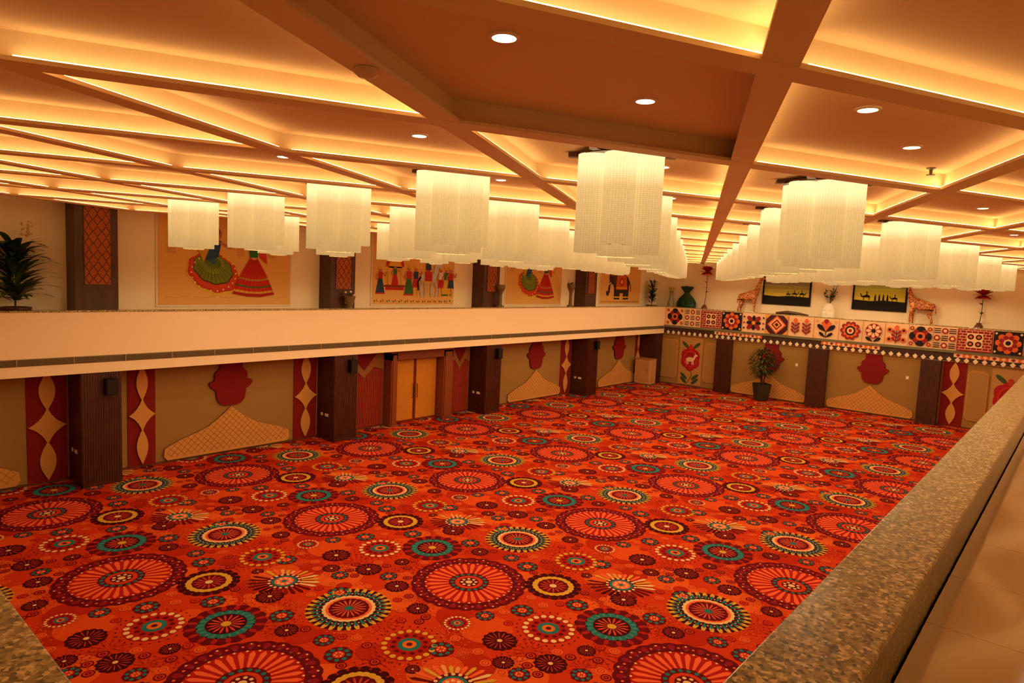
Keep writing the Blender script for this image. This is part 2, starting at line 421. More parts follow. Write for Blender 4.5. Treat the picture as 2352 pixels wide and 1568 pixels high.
arr=np.ones((nV,4),np.float32); arr[:,:3]=np.repeat(np.array([c for c,_ in CCs]),[n for _,n in CCs],axis=0); ca.data.foreach_set('color',arr.ravel())
me.materials.append(M_carpet); co=D.objects.new('carpet',me); COL.objects.link(co)

# ---------------------------------------------------------------- columns
ctop=6.61
def column(y0,y1):
    b=MB(); b.m=0
    b.box(XL+.04,XP-.0,y0,y1,0.012,ZB-.005)
    n=int((y1-y0)/.06)
    for k in range(n):
        yy=y0+.02+k*(y1-y0-.02)/n; b.box(XP,XP+.012,yy,yy+.035,0.1,ZB-.005)
    for k in range(15):
        xx=XL+.09+k*.065
        b.box(xx,xx+.04,y0-.012,y0,0.1,ZB-.005)
    b.box(XP,XP+.02,y0-.02,y1+.0,0.012,.1); b.box(XL+.04,XP+.02,y0-.02,y0,0.012,.1)
    return b.obj('wood_column',M_wood)
def upper_column(y0,y1):
    b=MB(); xf=-19.76
    b.m=0; b.box(XL+.002,xf,y0,y1,ZBF,ZC-.003)
    b.m=1; a,c_=y0+.22,y1-.18
    b.box(xf,xf+.01,a,c_,ZBF+1.0,ZC-.15,C(175,92,45))
    b.m=0
    ny=3; w=(c_-a)/ny; z=ZBF+1.0
    while z<ZC-.2:
        for k in range(ny):
            cy=a+(k+.5)*w; cz=z+w*.75
            for s1,s2 in ((1,1),(-1,1),(1,-1),(-1,-1)):
                p=[(cy+s1*w*.5,cz),(cy,cz+s2*w*.75),(cy,cz+s2*(w*.75-.03)),(cy+s1*(w*.5-.02),cz)]
                b.ext(p,lambda u,v,w_:(xf+.01+w_,u,v),.008,(1,1,1))
        z+=w*1.5
    for yy in (a-.02,c_): b.box(xf,xf+.02,yy,yy+.02,ZBF+1.0,ZC-.15)
    b.box(xf,xf+.02,a,c_,ZBF+.98,ZBF+1.0)
    return b.obj('upper_wood_pilaster',[M_wood,M_vcol])
for k in range(0,5):
    y1=ctop+7.62*k; y0=y1-.95
    if k==4: y0,y1=35.55,36.4
    column(y0,y1)
    if k<4: upper_column(y0+.02,y1+.08)
    if k<4:
        s=MB(); s.box(XP+.02,XP+.2,y0+.52,y0+.80,2.42,2.86,BLACK); s.box(XP+.2,XP+.215,y0+.54,y0+.78,2.45,2.83,C(35,32,30))
        s.lathe([(.015,0),(.015,.1)],(XP+.1,y0+.66,2.86),8,BLACK)
        s.obj('wall_speaker',M_gloss)
        s=MB(); s.box(XL+.3,XL+.42,y0-.02,y0-.012,.85,.95,C(230,220,200)); s.box(XL+.55,XL+.75,y0-.022,y0-.012,.85,.95,C(230,220,200)); s.obj('wall_socket',M_gloss)
for x0,x1 in ((-15.87,-15.05),(-10.87,-9.98),(-5.83,-5.02)):
    b=MB(); b.box(x0,x1,36.12,YW-.04,0.012,ZB-.005)
    for k in range(12): xx=x0+.02+k*(x1-x0-.03)/12; b.box(xx,xx+.035,36.105,36.12,.1,ZB-.005)
    b.obj('wood_column',M_wood)

# ---------------------------------------------------------------- wall panelling
PL=lambda off: (lambda u,v,w:(XL+off+w,u,v))
PF=lambda off: (lambda u,v,w:(u,YW-off-w,v))
def lens(cx,z0,z1,w,n=8):
    pts=[]
    for k in range(n+1): t=k/n; pts.append((cx+w/2*sin(pi*t),z0+(z1-z0)*t))
    for k in range(1,n): t=1-k/n; pts.append((cx-w/2*sin(pi*t),z0+(z1-z0)*t))
    return pts
def star4(cx,cz,w,h,n=7):
    cs=[(cx+w/2,cz),(cx,cz+h/2),(cx-w/2,cz),(cx,cz-h/2)]; pts=[]
    for i in range(4):
        a=cs[i];c_=cs[(i+1)%4]
        for k in range(n):
            t=k/n; mx=(1-t)*(1-t)*a[0]+2*t*(1-t)*(cx+(a[0]+c_[0]-2*cx)*.28)+t*t*c_[0]; mz=(1-t)*(1-t)*a[1]+2*t*(1-t)*(cz+(a[1]+c_[1]-2*cz)*.28)+t*t*c_[1]
            pts.append((mx,mz))
    return pts
SG=C(140,90,38)
def redpanel(b,P,a,c_):
    b.ext([(a,.05),(c_,.05),(c_,ZB-.004),(a,ZB-.004)],P(.02),.03,RED)
    cx=(a+c_)/2; w=(c_-a)
    b.ext(lens(cx,.10,1.14,w*.42),P(.05),.045,GOLD,SG); b.ext(lens(cx,1.96,3.0,w*.42),P(.05),.045,GOLD,SG)
    b.ext(star4(cx,1.55,w*.98,1.0),P(.05),.05,GOLD,SG)
def hill(a,c_,apex=1.5,n=14):
    cx=(a+c_)/2; hw=(c_-a)/2; pts=[(a+.1,.08),(c_-.1,.08),(c_,.2),(c_-.02,.42)]
    right=[]
    for k in range(n+1):
        t=k/n; x=cx+hw*(1-t)*.97
        z=.46+(apex-.46)*(.5*t+.5*t**2.6)+.10*sin(pi*min(1,t*1.6))*(1-t)
        right.append((x,z))
    pts+=right
    pts+=[(2*cx-x,z) for x,z in right[::-1][1:]]+[(a+.02,.42),(a,.2)]
    return pts
def quilt(b,P,a,c_,apex=1.5):
    pts=hill(a,c_,apex); cx=(a+c_)/2
    b.ext(pts,P(.02),.07,GOLD,SG)
    poly=[(cx+(x-cx)*.95,.14+(z-.08)*.93) for x,z in pts]
    def inside(x,z):
        r=False; n=len(poly); j=n-1
        for i in range(n):
            xi,zi=poly[i];xj,zj=poly[j]
            if (zi>z)!=(zj>z) and x<(xj-xi)*(z-zi)/(zj-zi)+xi: r=not r
            j=i
        return r
    step=.2
    for sg in (1,-1):
        o=a-2.0
        while o<c_+2.0:
            seg=None; t=.1
            while t<apex+.05:
                x=o+sg*t; ins=inside(x,t)
                if ins and seg is None: seg=t
                if (not ins) and seg is not None:
                    if t-seg>.06:
                        p=[(o+sg*seg-.009,seg),(o+sg*seg+.009,seg),(o+sg*t+.009,t),(o+sg*t-.009,t)]
                        b.ext(p,P(.09+.001*(sg>0)),.004,C(160,104,46))
                    seg=None
                t+=.03
            o+=step
def emblem(b,P,cx,z0=1.53):
    h=[(0,0),(.2,.01),(.34,.06),(.44,.18),(.48,.34),(.49,.5),(.62,.58),(.71,.70),(.68,.78),(.58,.80),(.53,.86),(.54,.98),(.50,1.08),(.42,1.14),(.37,1.22),(.36,1.46)]
    pts=[(cx+x,z0+z) for x,z in h]+[(cx-x,z0+z) for x,z in h[::-1][:-1]]
    b.ext(pts,P(.02),.07,C(125,14,16),C(70,6,10))
OL=C(156,120,62)
b=MB(); b.box(XL,XL+.02,-.4,YW,0.012,ZB-.004,OL)
b.box(XL+.02,XL+.035,-.4,YW,0.012,.07,C(100,70,35))
for k in (-1,0,2,3):
    base=ctop+7.62*k
    if k>=0 and k!=2: redpanel(b,PL,base+.5,base+1.24)
    a=base+(1.46 if k<2 else 1.65); c_=min(a+4.1,YW-1.0)
    quilt(b,PL,a,c_); emblem(b,PL,(a+c_)/2)
    redpanel(b,PL,base+5.73 if k!=3 else 35.0,base+6.62 if k!=3 else 35.52)
redpanel(b,PL,21.9,22.3)
b.obj('wall_panelling_left',M_fabric)
b=MB()
for (a,c_) in ((14.3,16.15),(19.62,20.85)):
    b.box(XL+.02,XL+.05,a,c_,.05,ZB-.004,C(140,28,20))
    n=int((c_-a)/.07)
    for k in range(n):
        yy=a+.02+k*(c_-a-.03)/n; b.box(XL+.05,XL+.075,yy,yy+.035,.1,2.25,C(165,60,34))
    m_=(a+c_)/2; w=(c_-a)/2
    b.ext([(a,3.0),(a,2.2),(a+w*.5,2.35),(m_,1.95),(c_-w*.5,2.35),(c_,2.2),(c_,3.0)],PL(.05),.05,C(150,95,42))
    b.ext([(m_-w*.7,3.0),(m_-w*.35,2.6),(m_,2.25),(m_+w*.35,2.6),(m_+w*.7,3.0)],PL(.1),.03,C(120,14,18))
b.obj('ribbed_wall_panel',M_fabric)
def door(y0,y1):
    e=D.objects.new('door_1',None); COL.objects.link(e)
    b=MB()
    for a,c_ in ((y0-.3,y0),(y1,y1+.5)): b.box(XL+.02,XL+.5,a,c_,0.012,2.86); b.box(XL+.5,XL+.53,a+.06,c_-.06,.1,2.8)
    b.box(XL+.02,XL+.5,y0-.3,y1+.5,2.6,2.98); b.obj('door_frame',pmat('door_frame_wood',C(130,62,28),.45)).parent=e
    mid=(y0+y1)/2
    for a,c_,s_ in ((y0,mid-.01,1),(mid+.01,y1,-1)):
        b=MB(); b.box(XL+.03,XL+.09,a,c_,.02,2.6,C(120,45,25)); b.box(XL+.09,XL+.105,a+.07,c_-.07,.1,2.52,C(200,130,40))
        hy=c_-.1 if s_>0 else a+.1
        b.tube([(XL+.1,hy,.95),(XL+.16,hy,.98),(XL+.16,hy,1.5),(XL+.1,hy,1.53)],.015,8,C(60,40,30))
        b.obj('door_leaf',M_gloss).parent=e
door(16.5,18.94)
b=MB(); b.box(XL+.04,.2,YW-.02,YW,0.012,ZB-.004,OL); b.box(XL+.04,.2,YW-.035,YW-.02,0.012,.07,C(100,70,35))
quilt(b,PF,-15.0,-10.95,1.45); emblem(b,PF,-12.9)
quilt(b,PF,-9.9,-6.0,1.45); emblem(b,PF,-7.9)
redpanel(b,PF,-4.97,-4.05)
def capsule(b,a,c_,z0,z1,t=.06,P=PF):
    b.ext([(a,z0+.15),(a+.15,z0),(c_-.15,z0),(c_,z0+.15),(c_,z1-.15),(c_-.15,z1),(a+.15,z1),(a,z1-.15)],P(.02),.05,C(195,135,70))
    b.ext([(a+t,z0+.17),(a+.17,z0+t),(c_-.17,z0+t),(c_-t,z0+.17),(c_-t,z1-.17),(c_-.17,z1-t),(a+.17,z1-t),(a+t,z1-.17)],P(.07),.01,C(172,130,72))
capsule(b,-19.5,-18.4,.4,2.7); capsule(b,-16.75,-15.95,.4,2.7); capsule(b,-4.0,-3.2,.4,2.7)
b.obj('wall_panelling_far',M_fabric)

def ell(cx,cz,rx,rz,n=20,rot=0): return [(cx+rx*cos(2*pi*k/n)*cos(rot)-rz*sin(2*pi*k/n)*sin(rot),cz+rx*cos(2*pi*k/n)*sin(rot)+rz*sin(2*pi*k/n)*cos(rot)) for k in range(n)]
class Art:
    def __init__(s,P): s.b=MB(); s.P=P; s.w=.0
    def p(s,pts,col): s.w+=.0003; s.b.add([s.P(u,v,s.w) for u,v in pts],[list(range(len(pts)))],col)
    def e(s,cx,cz,rx,rz,col,n=20,rot=0): s.p(ell(cx,cz,rx,rz,n,rot),col)
    def ln(s,a,c_,w,col):
        dx,dz=c_[0]-a[0],c_[1]-a[1]; l=math.hypot(dx,dz) or 1; nx,nz=-dz/l*w/2,dx/l*w/2
        s.p([(a[0]-nx,a[1]-nz),(c_[0]-nx,c_[1]-nz),(c_[0]+nx,c_[1]+nz),(a[0]+nx,a[1]+nz)],col)
    def pl(s,pts,w,col):
        for i in range(len(pts)-1): s.ln(pts[i],pts[i+1],w,col)
def flower_cow(x0,x1,z0=.12,z1=2.9):
    cx=(x0+x1)/2
    A=Art(lambda u,v,w_:(u,YW-.06-w_,v)); A.b.box(x0,x1,YW-.06,YW-.022,z0,z1,C(185,138,80))
    G=C(60,80,40)
    A.pl([(cx-.1,z0+.1),(cx+.15,.7),(cx,1.1)],.05,G)
    for s_ in (1,-1):
        for zz in (.35,.6,2.45): A.e(cx+s_*.35,zz,.28,.1,G,12,rot=s_*.7)
    for k in range(6): a=k*pi/3+.5; A.e(cx+.3*cos(a),1.65+.38*sin(a),.33,.36,C(170,20,25),14)
    A.e(cx,1.65,.44,.5,C(195,40,35),24); A.e(cx,1.65,.36,.42,C(160,16,22),20)
    W=C(235,205,165)
    A.e(cx,1.62,.24,.13,W); 
    for dx in (-.2,-.12,.12,.2): A.ln((cx+dx,1.6),(cx+dx,1.32),.05,W)
    A.p([(cx+.15,1.66),(cx+.26,1.9),(cx+.36,1.88),(cx+.27,1.6)],W); A.e(cx+.35,1.87,.1,.06,W); A.ln((cx+.3,1.93),(cx+.28,2.03),.02,W); A.ln((cx-.23,1.68),(cx-.3,1.4),.02,W)
    A.e(cx,2.35,.12,.16,C(180,60,30))
    A.b.obj('flower_mural',M_vcol)
flower_cow(-18.3,-16.85); flower_cow(-3.1,-1.7)

# ---------------------------------------------------------------- frieze on far parapet
A=Art(lambda u,v,w_:(u,YF-.02-w_,v))
bnd=[-19.3,-18.1,-17.05,-15.8,-14.6,-13.3,-12.1,-10.8,-9.6,-8.5,-7.5,-6.5,-5.5,-4.55,-3.2,-2.1,-.9]
A.b.box(XP+.03,-.86,YF-.02,YF-.001,ZB+.02,4.59,C(240,200,155))
K=C(30,20,30); R1=C(150,30,35); O1=C(225,105,50); P1=C(240,200,155); Y1=C(235,160,60)
FZ0,FZ1=3.56,4.57; FC=(FZ0+FZ1)/2
def petals2(cx,cz,n,r0,r1,w,col,ph=0):
    for i in range(n):
        a=2*pi*i/n+ph; A.p([(cx+x,cz+y) for x,y in petal(r0,r1,w,a,tip=.55,base=.1)],col)
def leafy(cx,s_=1):
    A.ln((cx,FZ0+.08),(cx,FZ1-.2),.03,K)
    for zz in (.15,.32,.5):
        for s2 in (1,-1): A.p([(cx+x*1,FZ0+zz+y) for x,y in petal(.02,.3,.12,pi/2-s2*.8)],[K,R1][int(zz*10)%2])
    A.e(cx,FZ1-.2,.1,.13,O1)
for k in range(len(bnd)-1):
    a,c_=bnd[k]+.02,bnd[k+1]-.02; cx=(a+c_)/2; w=c_-a; h=FZ1-FZ0; r=min(w,h)/2
    t=[0,1,2,3,4,5,6,7,8,9,10,0,1,2,3,4][k]
    for xx in (a-.01,): A.ln((xx,FZ0),(xx,FZ1),.025,C(190,130,95))
    if t in(3,):
        A.p([(a,FZ0),(c_,FZ0),(c_,FZ1),(a,FZ1)],K); petals2(cx,FC,8,.1,r*.95,.3,O1); petals2(cx,FC,8,.1,r*.7,.2,R1,pi/8); A.e(cx,FC,.17,.17,P1); A.e(cx,FC,.1,.1,K)
        for sx in (-1,1):
            for sz in (-1,1): A.e(cx+sx*w*.42,FC+sz*h*.4,.05,.05,P1,8)
    elif t==0:
        petals2(cx,FC,4,.1,r*.98,.42,K); petals2(cx,FC,4,.1,r*.8,.26,R1,pi/4); A.e(cx,FC,.2,.2,O1); A.e(cx,FC,.1,.1,K)
        for sx in (-1,1):
            for sz in (-1,1): A.e(cx+sx*w*.38,FC+sz*h*.36,.09,.09,R1,10); A.e(cx+sx*w*.38,FC+sz*h*.36,.045,.045,Y1,8)
    elif t==1:
        for q in range(3):
            for j in range(3):
                x=a+w*(q+.5)/3; z=FZ0+h*(j+.5)/3
                if (q+j)%2: A.e(x,z,.13,.13,R1); A.e(x,z,.07,.07,P1)
                else:
                    for m_ in range(3): A.ln((x-.13,z-.09+m_*.09),(x+.13,z-.09+m_*.09),.04,K)
    elif t==2:
        A.p([(a,FZ0),(c_,FZ0),(c_,FZ1),(a,FZ1)],R1)
        for m_ in range(8): 
            z=FZ0+.07+m_*.125; A.ln((a+.03,z),(c_-.03,z),.02,P1)
            for q in range(6): A.ln((a+.1+q*w/6+(m_%2)*.08,z),(a+.1+q*w/6+(m_%2)*.08,min(z+.12,FZ1)),.02,P1)
        A.p([(cx-.3,FC-.33),(cx+.3,FC-.33),(cx+.3,FC+.33),(cx-.3,FC+.33)],P1)
        for sx in(-.15,.15):
            for sz in (-.16,.16): A.e(cx+sx,FC+sz,.12,.12,K); A.e(cx+sx,FC+sz,.06,.06,O1)
    elif t==4:
        petals2(cx,FC,4,.06,r*.98,.26,R1,pi/4); petals2(cx,FC,4,.06,r*.8,.2,K); A.e(cx,FC,.1,.1,Y1)
        for sx in(-1,1):
            for sz in (-1,0,1): A.e(cx+sx*w*.42,FC+sz*h*.3,.05,.05,[K,R1,K][sz+1],8)
    elif t==5:
        A.p([(a,FZ0),(c_,FZ0),(c_,FZ1),(a,FZ1)],C(70,25,35))
        for q,cc in ((.98,O1),(.78,P1),(.6,R1),(.4,Y1),(.2,K)): A.p([(cx-r*q,FC),(cx,FC-r*q),(cx+r*q,FC),(cx,FC+r*q)],cc)
        for sx in (-1,1):
            for sz in (-1,1): A.p([(cx+sx*w*.5,FC+sz*h*.5),(cx+sx*w*.28,FC+sz*h*.5),(cx+sx*w*.5,FC+sz*h*.25)],Y1)
    elif t==6: leafy(cx-.28); leafy(cx+.28)
    elif t==7:
        A.ln((cx,FZ0+.05),(cx,FC),.04,K); petals2(cx,FC-.1,1,.0,.6,.34,R1,pi/2)
        for a_ in (.35,.9): 
            for s2 in (1,-1): petals2(cx,FC-.15,1,.02,.55,.24,[O1,K][a_>.5],pi/2+s2*a_)
        for s2 in (1,-1): petals2(cx,FZ0+.05,1,.02,.42,.16,K,pi/2+s2*.9)
        for sx in (-1,1): A.e(cx+sx*w*.38,FZ1-.12,.06,.06,Y1,8)
    elif t==8: petals2(cx,FC,10,.1,r*.95,.26,R1); petals2(cx,FC,10,.1,r*.72,.18,O1); A.e(cx,FC,.24,.24,K); A.e(cx,FC,.16,.16,P1); A.e(cx,FC,.08,.08,R1)
    elif t==9:
        A.e(cx,FC+.08,.36,.36,R1); petals2(cx,FC+.08,8,.08,.34,.16,P1); A.e(cx,FC+.08,.1,.1,K)
        for s2 in (1,-1): petals2(cx,FZ0+.05,1,.02,.4,.16,K,pi/2+s2*1.0)
    elif t==10:
        leafy(cx)
        for sx in(-1,1):
            for sz in (-.25,.2): A.e(cx+sx*.3,FC+sz,.12,.12,O1); A.e(cx+sx*.3,FC+sz,.06,.06,K)
A.b.box(XP+.03,-.86,YF-.06,YF-.02,3.42,3.54,C(118,112,84))
x=XP+.15; i=0
A.w=.0; A.p([(XP+.03,ZB+.02),(-.86,ZB+.02),(-.86,3.42),(XP+.03,3.42)],C(66,42,34))
while x<-1.2:
    A.w=.001
    if int((x+19.4)/2.9)%2==1:
        A.p([(x,3.24),(x+.34,3.24),(x+.34,3.42),(x,3.42)],[O1,P1][i%2]); A.p([(x+.17-.09,3.33),(x+.17,3.25),(x+.26,3.33),(x+.17,3.41)],[P1,R1][i%2])
    A.w=.012; A.p([(x+.06,3.12),(x+.17,2.99),(x+.28,3.12),(x+.17,3.24)],C(240,222,188)); x+=.34; i+=1
A.b.obj('folk_art_frieze',M_vcol)

# ---------------------------------------------------------------- wall paintings (upper left)
OC=C(232,180,104)
SK=C(190,120,80)
def canvas(y0,y1,z0=4.72,z1=7.38,bg=OC):
    A=Art(lambda u,v,w_:(XL+.05+w_,y0+u,z0+v))
    A.b.box(XL+.002,XL+.04,y0-.06,y1+.06,z0-.06,z1,C(240,225,200)); A.b.box(XL+.04,XL+.05,y0,y1,z0,z1,bg)
    return A
def dancers(A):
    ln=C(205,145,80)
    for k in range(5): A.pl([(.2+k*.8,.25),(.5+k*.8,.2),(.9+k*.8,.27)],.012,ln)
    for k in range(4):
        A.p([(.25+k*1.05,1.5),(.5+k*1.05,1.5),(.5+k*1.05,2.2),(.375+k*1.05,2.35),(.25+k*1.05,2.2)],C(220,163,90))
        for q in range(4): A.ln((.2+k*1.05,1.55+q*.18),(.55+k*1.05,1.55+q*.18),.012,ln)
    cx,cz=1.62,.95
    for s_,cc in ((1.0,C(225,190,60)),(.95,C(200,60,40)),(.86,C(215,70,45)),(.74,C(95,60,30)),(.70,C(120,140,40)),(.45,C(140,160,50)),(.3,C(95,125,40)),(.18,C(60,110,130))):
        pts=[]
        for k in range(40):
            a=2*pi*k/40; r=s_*(1+.035*sin(a*9)); pts.append((cx+.86*r*cos(a)*cos(-.35)-.6*r*sin(a)*sin(-.35)-.06*(1-s_),cz+.86*r*cos(a)*sin(-.35)+.6*r*sin(a)*cos(-.35)+.5*(1-s_)))
        A.p(pts,cc)
    for k in range(22):
        a=2*pi*k/22; A.e(cx+.69*cos(a),cz+.02+.55*sin(a),.03,.03,C(235,215,120),6)
        A.ln((cx-.05+.2*cos(a),cz+.3+.12*sin(a)),(cx+.55*cos(a),cz+.08+.42*sin(a)),.012,C(90,100,30))
    A.p([(1.35,1.35),(1.75,1.45),(1.85,1.95),(1.5,2.0)],C(40,80,120))
    A.e(1.7,2.15,.16,.2,SK); A.e(1.62,2.22,.17,.17,K); A.p([(1.5,2.3),(1.1,1.7),(1.3,1.3),(1.6,2.0)],C(210,160,50))
    A.pl([(1.8,1.9),(2.15,1.75),(2.3,2.15)],.09,SK); A.pl([(1.5,1.9),(1.1,1.95),(1.0,2.3)],.09,SK)
    bands=[(0,C(200,40,30)),(.45,C(205,50,35)),(.55,C(190,150,60)),(.6,C(200,40,30)),(.75,C(70,110,50)),(.8,C(205,45,30)),(.9,C(220,170,60)),(.96,C(170,30,25))]
    def hw(t): return .12+.58*t**.8
    for i,(t,cc) in enumerate(bands):
        t2=bands[i+1][0] if i+1<len(bands) else 1.03
        z=lambda tt,x=0: 1.5-1.12*tt
        A.p([(2.9-hw(t),z(t)),(2.9-hw(t)*.3,z(t)-.07),(2.9+hw(t)*.3,z(t)-.08),(2.9+hw(t),z(t)-.02),(2.9+hw(t2),z(t2)-.02),(2.9+hw(t2)*.3,z(t2)-.1),(2.9-hw(t2)*.3,z(t2)-.09),(2.9-hw(t2),z(t2))],cc)
    for k in range(9):
        f=-1+2*k/8; A.ln((2.9+f*.1,1.42),(2.9+f*.66,.36),.012,C(150,25,20))
    A.p([(2.76,1.5),(3.02,1.5),(3.08,1.95),(2.72,1.98)],C(50,110,60)); A.e(2.9,2.15,.15,.19,SK); A.e(2.97,2.22,.16,.16,K)
    A.p([(2.95,2.4),(3.3,1.9),(3.35,1.3),(3.1,1.5),(3.0,2.0)],C(210,60,40)); A.pl([(2.75,1.92),(2.45,1.8),(2.3,2.1)],.08,SK); A.pl([(3.05,1.92),(3.4,2.0),(3.45,2.3)],.08,SK)
def person(A,x,z,h,c1,c2,c3,lady=False):
    if lady: A.p([(x-.08*h,z+.6*h),(x+.08*h,z+.6*h),(x+.2*h,z+.05*h),(x-.2*h,z+.05*h)],c1); A.p([(x-.2*h,z+.09*h),(x+.2*h,z+.09*h),(x+.2*h,z+.04*h),(x-.2*h,z+.04*h)],c2)
    else:
        A.p([(x-.1*h,z+.6*h),(x+.1*h,z+.6*h),(x+.15*h,z+.28*h),(x-.15*h,z+.28*h)],c1); A.ln((x-.05*h,z+.3*h),(x-.08*h,z),.06*h,c3); A.ln((x+.05*h,z+.3*h),(x+.09*h,z),.06*h,c3)
    A.p([(x-.09*h,z+.56*h),(x+.09*h,z+.56*h),(x+.1*h,z+.8*h),(x-.1*h,z+.8*h)],c2)
    A.pl([(x-.09*h,z+.77*h),(x-.2*h,z+.6*h),(x-.1*h,z+.52*h)],.045*h,SK); A.pl([(x+.09*h,z+.77*h),(x+.22*h,z+.65*h),(x+.24*h,z+.8*h)],.045*h,SK)
    A.e(x,z+.87*h,.06*h,.075*h,SK,12); A.e(x,z+.94*h,.09*h,.05*h,c3,12)
def procession(A):
    R_=C(190,40,35); G_=C(60,110,60); B_=C(40,70,110); Y_=C(225,175,60); Wt=C(235,225,205)
    for k in range(40): A.e(.1+k*.1,.12+.02*sin(k*2),.03,.05,[G_,R_,Y_][k%3],6)
    person(A,.35,.35,1.1,B_,R_,Y_,True)
    A.p([(.6,.55),(1.5,.55),(1.5,.75),(.6,.75)],R_); A.p([(.68,.75),(.76,.75),(.76,1.5),(.68,1.5)],Y_); A.p([(1.34,.75),(1.42,.75),(1.42,1.5),(1.34,1.5)],Y_)
    A.p([(.6,1.45)]+[(1.05+.45*cos(pi-pi*k/10),1.45+.45*sin(pi*k/10)) for k in range(11)]+[(1.5,1.45)],R_)
    A.p([(.7,1.45)]+[(1.05+.33*cos(pi-pi*k/10),1.4+.33*sin(pi*k/10)) for k in range(11)]+[(1.4,1.45)],Y_)
    person(A,1.05,.62,.95,R_,G_,Y_,True); A.ln((.4,.7),(1.75,.7),.05,C(120,60,30))
    for x,c1,c2,l in ((1.75,G_,R_,True),(2.1,R_,B_,False),(3.45,R_,Wt,False),(3.75,Y_,G_,True),(4.0,B_,R_,False)): person(A,x,.3,1.25,c1,c2,Y_,l)
    A.e(2.75,1.05,.42,.24,C(200,200,205)); 
    for x1,x2 in ((2.45,2.35),(2.55,2.62),(2.98,2.9),(3.08,3.25)): A.pl([(x1,.95),(x2,.6),((x1+x2)/2,.3)],.09,C(190,190,200))
    A.p([(3.0,1.05),(3.1,1.65),(3.3,1.7),(3.28,1.35),(3.15,1.0)],C(205,205,210)); A.p([(3.1,1.6),(3.15,1.8),(3.5,1.55),(3.45,1.45),(3.2,1.5)],C(205,205,210)); A.pl([(2.35,1.1),(2.2,.9),(2.22,.55)],.08,K)
    A.p([(2.55,.9),(2.95,.9),(2.95,1.3),(2.55,1.3)],R_); A.p([(2.5,.85),(3.0,.85),(3.0,.93),(2.5,.93)],Y_)
    person(A,2.75,1.1,1.0,B_,Y_,R_); A.e(2.75,2.1,.35,.12,R_); A.ln((2.75,2.1),(2.75,1.9),.03,Y_)
def elephant(A):
    K2=C(45,38,42); R_=C(205,90,35); Y_=C(230,170,60); G_=C(60,110,60)
    for k in range(40): A.e(.1+k*.1,.12,.03,.05,[G_,R_][k%2],6)
    A.e(2.1,1.15,.85,.55,K2,28)
    for x1 in (1.5,1.8,2.45,2.75): A.p([(x1-.16,1.0),(x1+.16,1.0),(x1+.14,.25),(x1-.14,.25)],K2); A.p([(x1-.15,.42),(x1+.15,.42),(x1+.14,.34),(x1-.14,.34)],Y_)
    A.e(1.2,1.5,.4,.42,K2); A.pl([(1.0,1.4),(.85,1.0),(.8,.6),(.65,.5),(.6,.7)],.17,K2); A.pl([(1.0,1.2),(.75,1.05),(.6,1.15)],.06,C(235,225,200))
    A.e(1.4,1.4,.22,.32,C(80,55,55)); A.e(1.12,1.7,.2,.15,R_); A.pl([(2.92,1.3),(3.1,1.0),(3.1,.7)],.06,K2)
    A.p([(1.6,1.65),(2.6,1.65),(2.75,.8),(1.5,.8)],R_); A.p([(1.62,.95),(2.65,.95),(2.65,.87),(1.6,.87)],Y_); A.e(2.1,1.25,.22,.22,C(170,30,30)); A.e(2.1,1.25,.12,.12,Y_)
    A.p([(1.7,1.65),(2.5,1.65),(2.55,1.8),(1.65,1.8)],C(170,30,30)); person(A,2.1,1.55,1.05,R_,G_,Y_); person(A,1.45,1.7,.8,Y_,C(170,30,30),R_)
for k,f in enumerate((dancers,procession,dancers,elephant)):
    y0=[7.95,15.55,23.1,30.9][k]; A=canvas(y0,y0+4.2); f(A); A.b.obj('wall_painting',M_vcol)
A=canvas(-1.0,3.2); dancers(A); A.b.obj('wall_painting',M_vcol)
# ---------------------------------------------------------------- camel pictures
def camel(A,x,z,s,f=1):
    P=lambda pts:[(x+f*s*a,z+s*b_) for a,b_ in pts]
    A.p(P([(-.5,.5),(-.35,.72),(-.15,.78),(0,1.0),(.15,.78),(.35,.72),(.5,.62),(.68,.66),(.75,.95),(.9,1.0),(.98,.92),(.86,.85),(.8,.55),(.6,.42),(.3,.42),(-.35,.42)]),BLACK)
    for a in (-.45,-.3,.3,.42): A.ln(P([(a,.5)])[0],P([(a+.04,0)])[0],.07*s,BLACK)
    A.e(x,z+1.15*s,.09*s,.2*s,BLACK,10)
def picture(x0,x1,z0,z1,cols):
    w=x1-x0;h=z1-z0
    A=Art(lambda u,v,w_:(x0+u,YU-.06-w_,z0+v)); 
    for a,c_,d,e_ in ((-.08,w+.08,-.08,0),(-.08,w+.08,h,h+.08),(-.08,0,0,h),(w,w+.08,0,h)): A.b.box(x0+a,x0+c_,YU-.1,YU-.002,z0+d,z0+e_,BLACK)
    A.b.box(x0,x1,YU-.06,YU-.002,z0,z1,cols[0])
    for k,cc in enumerate(cols): A.p([(0,h*.25+k*h*.75/len(cols)),(w,h*.25+k*h*.75/len(cols)),(w,h*.25+(k+1)*h*.75/len(cols)),(0,h*.25+(k+1)*h*.75/len(cols))],cc)
    A.p([(0,0),(w,0),(w,h*.27),(w*.6,h*.3),(w*.3,h*.26),(0,h*.29)],BLACK)
    return A,w,h
A,w,h=picture(-13.85,-11.45,5.2,6.62,[C(215,200,80),C(190,190,90),C(165,160,100),C(140,130,120),C(120,105,125)])
camel(A,w*.68,h*.28,.26); camel(A,w*.84,h*.28,.26); camel(A,w*.54,h*.28,.2); A.b.obj('framed_camel_picture',M_vcol)
A,w,h=picture(-9.25,-6.95,5.2,6.66,[C(225,215,70),C(215,215,80),C(200,210,90),C(170,190,110),C(150,165,130)])
camel(A,w*.25,h*.28,.34,-1)
